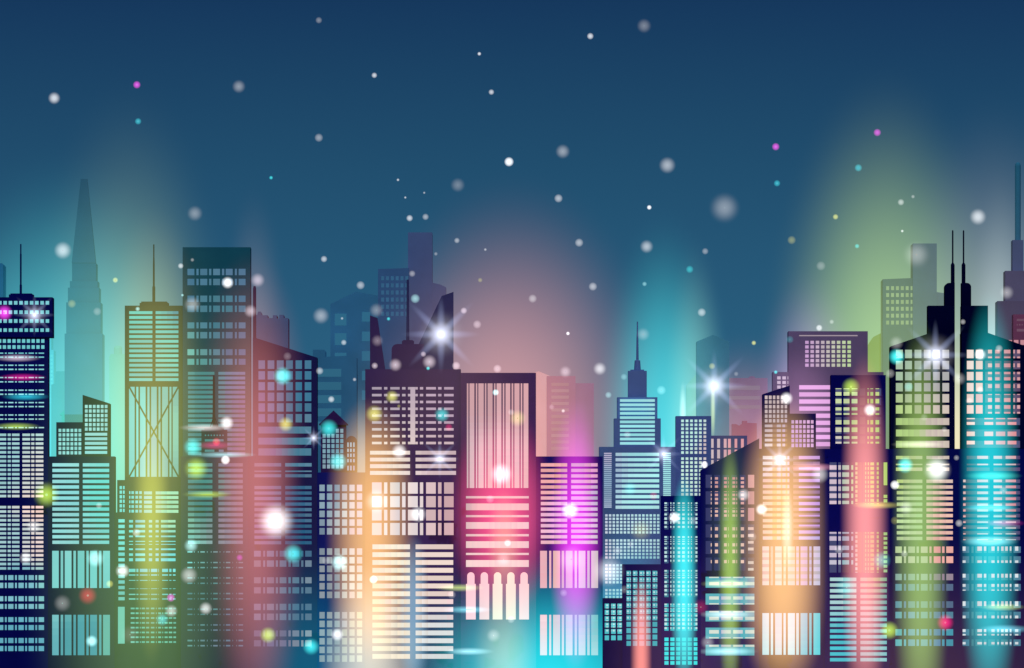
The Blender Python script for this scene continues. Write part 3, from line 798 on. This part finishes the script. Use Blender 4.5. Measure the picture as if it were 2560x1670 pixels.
b.box(2282, 608.6, 2342); b.poly([(2340, GROUND), (2378, GROUND), (2378, 738), (2362, 733), (2340, 730)], 'wing', dy=3); b.done()
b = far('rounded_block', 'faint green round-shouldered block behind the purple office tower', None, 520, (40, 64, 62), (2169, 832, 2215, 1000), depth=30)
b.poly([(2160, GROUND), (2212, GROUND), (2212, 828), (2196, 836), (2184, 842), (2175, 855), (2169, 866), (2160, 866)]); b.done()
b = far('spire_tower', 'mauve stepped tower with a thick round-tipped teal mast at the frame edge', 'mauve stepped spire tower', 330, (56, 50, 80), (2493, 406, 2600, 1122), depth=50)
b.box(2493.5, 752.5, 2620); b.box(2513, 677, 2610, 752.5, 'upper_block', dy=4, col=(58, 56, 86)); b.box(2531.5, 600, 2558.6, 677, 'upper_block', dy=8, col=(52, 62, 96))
b.mast(2544.6, [(7.3, 602), (7.3, 414), (6, 409), (3, 406)], 'mast', col=(26, 74, 100), seg=16); b.done()
b = far('rooftop_tower', 'small dark red boxy block with pale slits under the mauve stepped spire tower', None, 240, (84, 46, 72), (2533, 786, 2600, 1122), depth=30)
b.box(2533, 786, 2600); b.grid([(2542, 2590)], [(797, 803), (822, 829)], 'ribbon_window', col=(105, 75, 95)); b.grid(seq(2542, 6, 6, 3), [(810, 814)], col=(105, 75, 95))
b.grid(seq(2519, 16, 3, 11), [(850, 862)], col=(200, 140, 150)); b.done()

# ------------------------------------------------------------------ floating lights
HUE = {'w': ((255, 255, 255), 'white'), 'p': ((235, 215, 225), 'pinkish white'), 'c': ((70, 235, 235), 'cyan'), 't': ((60, 190, 200), 'teal'), 'm': ((240, 70, 230), 'magenta'),
       'y': ((225, 225, 110), 'yellow'), 'l': ((165, 200, 60), 'lime'), 'r': ((215, 45, 65), 'red'), 'k': ((225, 20, 105), 'crimson'), 'a': ((185, 245, 245), 'pale aqua')}
ORBS = """741,47,7,w,.42 1497,60,13,w,.38 1372,84,7,w,.75 1114,125,4,w,.8 870,175,6,w,.72 318,197,8,m,.85 555,201,12,w,.45 126,228,11,w,.72 1142,214,6,w,.7
321,282,7,t,.8 741,320,9,w,.5 2039,308,8,m,.8 1803,341,8,m,.85 1308,352,13,w,.48 1183,376,10,w,1 1551,384,15,w,.55 630,413,4,c,.8 1995,390,8,t,.8 925,418,3,w,.7
1806,426,7,t,.8 1064,430,13,w,.36 942,459,2.5,w,.7 986,448,2.5,w,.6 1298,461,9,w,.6 2094,470,7,w,.6 2122,457,4,w,.5 1684,483,24,w,.42 1509,482,5,w,1 453,496,14,w,.42
952,507,7,w,.7 989,504,7,w,.55 1942,504,6,y,.8 2273,504,15,w,.68 1062,559,6,w,.55 1346,564,9,w,.58 1503,573,12,w,.58 1840,558,9,y,.5 1992,572,5,c,.7 2097,537,3,w,.8
1128,580,3,w,.6 1013,590,4,w,.45 753,602,7,w,.65 146,582,16,w,.65 1639,584,7,w,.48 1603,626,8,c,.6 1908,618,10,w,.4 2130,592,22,w,.42 447,604,4,w,.5 420,618,6,w,.7
268,651,6,y,.8 1116,651,5,y,.5 529,657,11,w,1.05 599,651,13,p,.65 958,636,7,w,.5 1498,660,5,a,.6 838,663,9,w,.58 1378,666,9,w,.58 1238,694,9,w,.52 965,694,10,a,.7
424,686,3,a,.8 167,706,9,y,.5 226,724,9,w,.4 320,718,5,a,.8 447,708,15,w,.5 875,721,13,w,.4 746,734,15,w,.5 582,723,12,p,.66 903,741,4,c,.8 1078,722,7,p,.7
1109,754,9,p,.6 795,740,3,w,.6 1320,775,4,w,1 1631,726,9,w,.6 1495,777,12,w,.4 2340,680,13,w,.5 1904,762,7,w,.75 1933,748,5,w,.5 2238,748,6,w,.55 1752,797,5,y,.85
799,796,6,w,.62 877,792,11,p,.45 668,828,9,p,.4 984,823,6,p,.7 998,841,13,p,.72 919,848,12,p,.72 871,850,7,p,.72 1060,850,9,p,.7 743,862,8,w,.6 995,856,4,c,.9
1156,857,9,p,.65 1314,864,11,p,.6 1394,857,12,w,.68 1450,876,7,a,.5 1655,851,7,y,.6 1711,869,5,w,.4 1836,789,8,t,.5 1803,865,4,c,.9 2322,810,8,w,.55 2083,797,13,w,.45
2084,829,15,c,1 2278,824,11,w,1 657,874,17,c,1 824,882,4,w,.6 870,962,16,y,.8 911,922,12,y,.8 927,944,4,y,.5 1027,964,14,c,.75 1152,912,7,a,1 1203,972,16,y,.6
1188,958,7,w,.45 1043,993,8,k,.65 770,928,7,w,.7 1414,918,7,a,.6 1537,907,10,a,.55 1978,899,19,l,.95 2069,868,10,w,.45 2112,899,10,c,.5 1828,926,12,w,1 2022,953,12,w,1
2253,932,8,w,.45 2230,880,12,w,.45 2278,906,8,w,.5 764,996,17,c,.85 664,986,14,y,.8 786,1073,17,c,.85 527,983,13,w,.9 448,1039,17,c,.85 503,1027,9,r,.9 524,1069,10,w,1.05
456,1089,23,l,.95 928,1049,14,w,.85 1282,946,6,p,.45 1309,955,4,w,.7 1165,1102,22,w,.82 1637,1080,8,w,1 1458,1010,8,w,.4 1905,1103,19,w,.62 2104,1081,15,c,1
2178,1092,25,w,.95 2080,1127,10,w,1 1728,1150,12,w,.7 1770,1184,11,w,1.05 2223,1064,6,w,.5 2106,1180,13,w,.5 2080,1210,9,y,.42 2229,1216,8,w,.6 108,1150,24,l,.95
230,1175,7,w,.5 317,1238,9,w,.6 78,1224,13,w,.6 60,1297,12,w,.68 641,1211,34,w,.93 681,1287,21,c,.85 444,1268,13,a,.8 439,1337,16,w,.6 557,1296,7,m,.6 222,1298,19,a,.8
285,1327,13,w,.88 255,1357,8,y,.7 397,1389,9,m,.8 398,1420,12,w,.62 204,1384,17,r,.75 145,1402,16,w,.42 478,1414,12,w,.72 377,1440,12,t,.8 302,1475,18,p,.28
213,1490,11,a,1 623,1476,15,l,.98 723,1503,18,c,.85 784,1475,12,w,.85 789,1307,16,a,1 758,1303,9,w,.4 868,1347,9,w,1 972,1195,18,w,.8 876,1165,20,w,.6 1139,1160,9,p,.5
1180,1262,8,w,.7 1170,1300,14,p,.5 1050,1382,9,w,.45 1147,1477,13,w,.48 1188,1440,8,w,.5 1325,1186,16,a,1.08 1310,1378,8,w,.4 1328,1300,24,p,.5 1414,1327,30,w,.62
1489,1233,19,y,.45 1464,1136,13,c,.5 1519,1152,9,r,.6 1568,1203,11,w,1.05 1435,1280,9,w,.4 1466,1265,7,w,.4 1610,1210,9,w,.4 1451,1370,9,w,.35 1629,1411,15,r,.5
1645,1493,13,w,.48 1748,1248,10,w,.42 2197,1447,18,k,.95 2067,1465,17,l,.98 2049,1302,17,c,.6 1950,1277,10,w,.5 1968,1365,20,c,.5 2102,1287,8,w,.5 2332,1140,9,w,.45
2195,998,6,w,.4 10,727,15,m,.95 2148,970,8,w,.35"""

def ico():
    v, f = lathe([(max(math.cos(-PI / 2 + PI * i / 12), .02), math.sin(-PI / 2 + PI * i / 12)) for i in range(13)], 20)
    return v, f
_v, _f = ico()
ME_BULB = bpy.data.meshes.new('bulb'); ME_BULB.from_pydata(_v, [], _f); ME_BULB.materials.append(M_BULB)
ME_GLOW = bpy.data.meshes.new('glow'); ME_GLOW.from_pydata(_v, [], _f); ME_GLOW.materials.append(glow_mat(2, 0.5, 0.5))
ME_SOFT = bpy.data.meshes.new('soft_glow'); ME_SOFT.from_pydata(_v, [], _f); ME_SOFT.materials.append(glow_mat(2, 1.5, 0.5))
ME_WISP = bpy.data.meshes.new('wisp_glow'); ME_WISP.from_pydata(_v, [], _f); ME_WISP.materials.append(glow_mat(2, 2.5, 0.5))
for me in (ME_BULB, ME_GLOW, ME_SOFT, ME_WISP):
    for p in me.polygons:
        p.use_smooth = True

def where(px, py):
    """What a point of the photo lies before, or above: (relation, building)."""
    hit = [t for t in LAND if t[1] <= px <= t[3] and t[2] <= py <= t[4]]
    if hit:
        t = min(hit, key=lambda t: t[5])
        q = (py - t[2]) / (t[4] - t[2])
        return ('before the top of the' if q < .34 else 'before the middle of the' if q < .67 else 'before the foot of the'), t[0]
    best = min(LAND, key=lambda t: (abs(px - (t[1] + t[3]) / 2) / 1.0 + max(0, t[2] - py) * .08 + (400 if t[2] < py else 0)))
    gap = best[2] - py
    rel = 'high above the' if gap > 420 else 'well above the' if gap > 140 else 'just above the'
    return rel, best[0]

ORD = ['highest', 'second highest', 'third highest', 'fourth highest', 'fifth highest', 'sixth highest', 'seventh highest', 'eighth highest']
NUM = ['', '', 'two', 'three', 'four', 'five', 'six', 'seven', 'eight', 'nine']
orbs = []
for t in ORBS.split():
    x, y, r, h, a = t.split(',')
    x, y, r, a = float(x) * K, float(y) * K, float(r) * K, float(a)
    if r > 19 and a > .6:
        r *= .86
    size = 'tiny' if r < 5.6 else 'small' if r < 10 else 'medium' if r < 14.6 else 'large' if r < 21 else 'huge'
    soft = 'faint ' if a < .5 else ''
    rel, bl = where(x, y)
    orbs.append([x, y, r, h, a, '%s %s%s' % (size, soft, HUE[h][1]), rel, bl])
by = {}
for o in orbs:
    by.setdefault((o[5], o[6], o[7]), []).append(o)
for key, v in by.items():
    v.sort(key=lambda o: o[1])
    for i, o in enumerate(v):
        n = len(v)
        if n == 1:
            o.append('%s floating light %s %s' % key)
        else:
            w_ = ('upper', 'lower')[i] if n == 2 else 'lowest' if i == n - 1 else ORD[i]
            o.append('%s of %s %s lights %s %s' % (w_, NUM[n], *key))
for x, y, r, h, a, desc, rel, bl, label in orbs:
    Y = random.uniform(-165, -110)
    if y < 560:
        Y = random.uniform(-150, 120)
    if 1480 < x < 1775 and y > 1200:
        Y = random.uniform(-275, -250)
    s = S * (D + Y) / D
    L0 = 1.15 * a ** 2.1
    c = lin(HUE[h][0])
    o = bpy.data.objects.new('floating_light', ME_BULB)
    link(o)
    o.location = (X(x, Y), Y, Z(y, Y))
    R = r * s
    kr = (.28 if r < 12 else .15) if a > .7 and r < 26 else .08
    o.scale = (R * kr,) * 3
    if where(x, y)[0].startswith('before'):
        bg = [.4 * u + v for u, v in zip(field(x, y), front_light(x, y))]
    else:
        bg = (.06, .14, .22) if y < 700 else (.13, .17, .23)
    o.color = tuple(min(1.2, L0 * .55 * v + w_) for v, w_ in zip(c, bg)) + (1,)
    tag(o, label, 'light', 'soft lights floating over the city')
    me, m, coef, up = (ME_GLOW, 1.12, PI / 2, 1.05) if r < 11 else (ME_SOFT, 1.42, 1.178, 1.15) if r < 20 else (ME_WISP, 1.75, .982, 1.25)
    g = bpy.data.objects.new('glow', me)
    link(g, o)
    g.scale = (m / kr,) * 3
    g.color = tuple(L0 * up * v / (coef * R * m) for v in c) + (1,)

# eight-pointed sparkling lights
STARS = [(80, 732, 55, .8, 'white sparkling star light before the head of the wide-headed navy tower'),
         (1025, 777, 98, 1.0, 'biggest white sparkling star light before the tall fin of the finned tower'),
         (729, 1018, 32, .8, 'smallest sparkling star light between the rose tower and the gabled house'),
         (1022, 1066, 52, .75, 'white sparkling star light before the ribbon windows of the finned tower'),
         (1660, 897, 90, 1.0, 'big white sparkling star light above the blue dotted slab'),
         (1542, 1055, 55, .7, 'white sparkling star light at the shoulder of the stepped spire tower'),
         (1812, 1068, 58, .9, 'warm white sparkling star light on the orange-lit tower'),
         (2174, 825, 88, 1.0, 'big white sparkling star light before the twin-spire tower')]
for x, y, r, a, label in STARS:
    Y = -120.0
    s = S * (D + Y) / D
    R = r * K * s
    o = bpy.data.objects.new('star_light', ME_BULB)
    link(o)
    o.location = (X(x * K, Y), Y, Z(y * K, Y))
    u = R * .06
    o.scale = (u,) * 3
    o.color = (.86, .88, .96, 1)
    tag(o, label, 'star light', 'sparkling star lights')
    for part, sc, L, me, coef in (('glow', .34, .50, ME_SOFT, 1.178), ('halo', .66, .24, ME_WISP, .982)):
        g = bpy.data.objects.new(part, me); link(g, o)
        g.scale = (R * sc / u,) * 3
        g.color = tuple(a * L * v / (coef * R * sc) for v in (.92, .92, 1.0)) + (1,)
    for i in range(4):
        ln = R * (1.0 if i % 2 == 0 else 1.15)
        g = bpy.data.objects.new('ray', ME_SOFT); link(g, o)
        g.scale = (ln / u, R * .13 / u, R * .13 / u)
        g.rotation_euler = (0, PI / 4 * i, 0)
        g.color = tuple(a * .27 * v / (1.178 * R * .13) for v in (.46, .56, .95)) + (1,)

# thin neon strips lying across the facades
STRIPS = [(40, 832, 52, 6, (210, 190, 205), 'pale rose neon strip across the wide-headed navy tower'),
          (52, 877, 52, 6, (215, 30, 140), 'magenta neon strip across the wide-headed navy tower'),
          (60, 922, 52, 6, (50, 195, 215), 'cyan neon strip across the wide-headed navy tower'),
          (38, 991, 52, 6, (170, 205, 70), 'lime neon strip across the wide-headed navy tower'),
          (475, 994, 56, 6, (225, 215, 215), 'white neon strip on the roof of the little masted tower'),
          (498, 1035, 40, 7, (190, 50, 115), 'crimson neon strip across the little masted tower'),
          (520, 1057, 72, 5, (150, 215, 225), 'pale blue neon strip on the top edge of the dusky dashed block'),
          (482, 1149, 55, 6, (175, 205, 70), 'lime neon strip across the dusky dashed block'),
          (1068, 1366, 55, 6, (190, 210, 120), 'pale lime neon strip at the edge of the finned tower'),
          (1085, 1417, 55, 6, (130, 215, 230), 'aqua neon strip at the edge of the finned tower'),
          (1090, 1514, 55, 6, (180, 235, 240), 'pale aqua neon strip, the lowest at the edge of the finned tower'),
          (2038, 1174, 55, 6, (215, 205, 90), 'yellow neon strip across the coral-beamed tower'),
          (2135, 1033, 58, 6, (220, 220, 200), 'cream neon strip across the nearer half of the twin-spire tower'),
          (2308, 1106, 62, 7, (90, 230, 200), 'sea-green neon strip across the turquoise-beamed half of the twin-spire tower'),
          (2300, 1180, 60, 6, (130, 240, 245), 'pale cyan neon strip across the turquoise-beamed half of the twin-spire tower'),
          (2300, 1258, 62, 8, (170, 245, 245), 'thick icy neon strip above the square panes of the twin-spire tower'),
          (2335, 1216, 45, 6, (190, 40, 130), 'magenta neon strip across the ribbon windows of the twin-spire tower'),
          (2330, 1411, 50, 6, (190, 205, 100), 'yellow-green neon strip low on the twin-spire tower'),
          (2335, 1462, 60, 7, (120, 205, 225), 'sky blue neon strip, the lowest on the twin-spire tower'),
          (1690, 1357, 58, 7, (215, 235, 150), 'lemon neon strip on the top band of the steep sloped-roof block'),
          (1690, 1428, 62, 7, (235, 245, 245), 'white neon strip on a middle band of the steep sloped-roof block'),
          (1690, 1514, 66, 7, (190, 245, 248), 'icy neon strip on the lowest band of the steep sloped-roof block'),
          (1885, 1086, 55, 7, (235, 160, 180), 'rose neon strip beside the peak of the steep sloped-roof block')]
for x, y, w_, h_, col, label in STRIPS:
    Y = -7.0
    s = S * (D + Y) / D * K
    o = bpy.data.objects.new('neon_strip', ME_BULB)
    link(o)
    o.location = (X(x * K, Y), Y, Z(y * K, Y))
    a, t = w_ * s * .3, .25
    o.scale = (a, t, t * .8)
    c = lin(col)
    o.color = tuple(v * .8 for v in c) + (1,)
    tag(o, label, 'neon light', 'neon strips lying across the facades')
    g = bpy.data.objects.new('glow', ME_SOFT); link(g, o)
    ry_ = 3.0
    g.scale = (w_ * s * 1.15 / a, ry_ / t, h_ * s * 1.7 / (t * .8))
    g.color = tuple(v * .75 / (1.178 * ry_) for v in c) + (1,)

# ------------------------------------------------------------------ ground
def plain_mat(name, c, rough=.9):
    m = new_mat(name); nt = m.node_tree
    out = nt.nodes.new('ShaderNodeOutputMaterial'); bs = nt.nodes.new('ShaderNodeBsdfPrincipled')
    n = nt.nodes.new('ShaderNodeTexNoise'); n.inputs['Scale'].default_value = .2; n.inputs['Detail'].default_value = 6
    tc = nt.nodes.new('ShaderNodeTexCoord'); nt.links.new(tc.outputs['Object'], n.inputs['Vector'])
    cr = nt.nodes.new('ShaderNodeValToRGB')
    cr.color_ramp.elements[0].color = tuple(v * .7 for v in c) + (1,); cr.color_ramp.elements[1].color = tuple(v * 1.3 for v in c) + (1,)
    nt.links.new(n.outputs['Fac'], cr.inputs[0]); nt.links.new(cr.outputs[0], bs.inputs['Base Color'])
    bs.inputs['Roughness'].default_value = rough
    nt.links.new(bs.outputs[0], out.inputs['Surface'])
    return m
g = mesh_obj('ground', [(-20000, -9000, 0), (20000, -9000, 0), (20000, 20000, 0), (-20000, 20000, 0)], [(0, 1, 2, 3)], plain_mat('asphalt', (.045, .045, .05)))
tag(g, kind='structure')

# ------------------------------------------------------------------ night sky and moonlight
w = bpy.data.worlds.new('World'); bpy.context.scene.world = w; w.use_nodes = True
nt = w.node_tree; nt.nodes.clear()
out = nt.nodes.new('ShaderNodeOutputWorld'); bg = nt.nodes.new('ShaderNodeBackground')
tc = nt.nodes.new('ShaderNodeTexCoord'); sp = nt.nodes.new('ShaderNodeSeparateXYZ')
nt.links.new(tc.outputs['Generated'], sp.inputs[0])
mr = nt.nodes.new('ShaderNodeMapRange'); mr.inputs['From Max'].default_value = 501.0 / D
nt.links.new(sp.outputs[2], mr.inputs['Value'])
cr = nt.nodes.new('ShaderNodeValToRGB')
nt.links.new(mr.outputs[0], cr.inputs[0])
stops = [(0.0, (50, 108, 138)), (.30, (48, 103, 132)), (.5, (41, 93, 125)), (.75, (33, 78, 110)), (1.0, (22, 56, 93))]
el = cr.color_ramp.elements
while len(el) < len(stops):
    el.new(.5)
for e, (p, c) in zip(el, stops):
    e.position = p; e.color = lin(c) + (1,)
nt.links.new(cr.outputs[0], bg.inputs['Color']); bg.inputs['Strength'].default_value = 1.0
nt.links.new(bg.outputs[0], out.inputs[0])

sun = bpy.data.lights.new('moonlight', 'SUN'); sun.energy = SUN; sun.angle = math.radians(.5); sun.color = (1, .98, .96)
so = bpy.data.objects.new('moonlight', sun); link(so)
so.rotation_euler = (math.radians(90 - 50), 0, math.radians(0))

# ------------------------------------------------------------------ camera
cam = bpy.data.cameras.new('camera'); co = bpy.data.objects.new('camera', cam); link(co)
co.location = (0, -D, CZ); co.rotation_euler = (PI / 2, 0, 0)
cam.sensor_width = 36; cam.lens = 36 * D / (2560 * S)
cam.shift_y = (1670 / 2 * S) / (2560 * S)
cam.clip_start = 10; cam.clip_end = 60000
sc = bpy.context.scene
sc.camera = co
sc.view_settings.view_transform = 'Standard'; sc.view_settings.look = 'None'; sc.view_settings.exposure = 0; sc.view_settings.gamma = 1
sc.render.engine = 'CYCLES'
sc.cycles.max_bounces = 1; sc.cycles.diffuse_bounces = 1; sc.cycles.glossy_bounces = 0; sc.cycles.volume_bounces = 0; sc.cycles.transmission_bounces = 0
sc.cycles.use_denoising = True
sc.cycles.volume_max_steps = 256
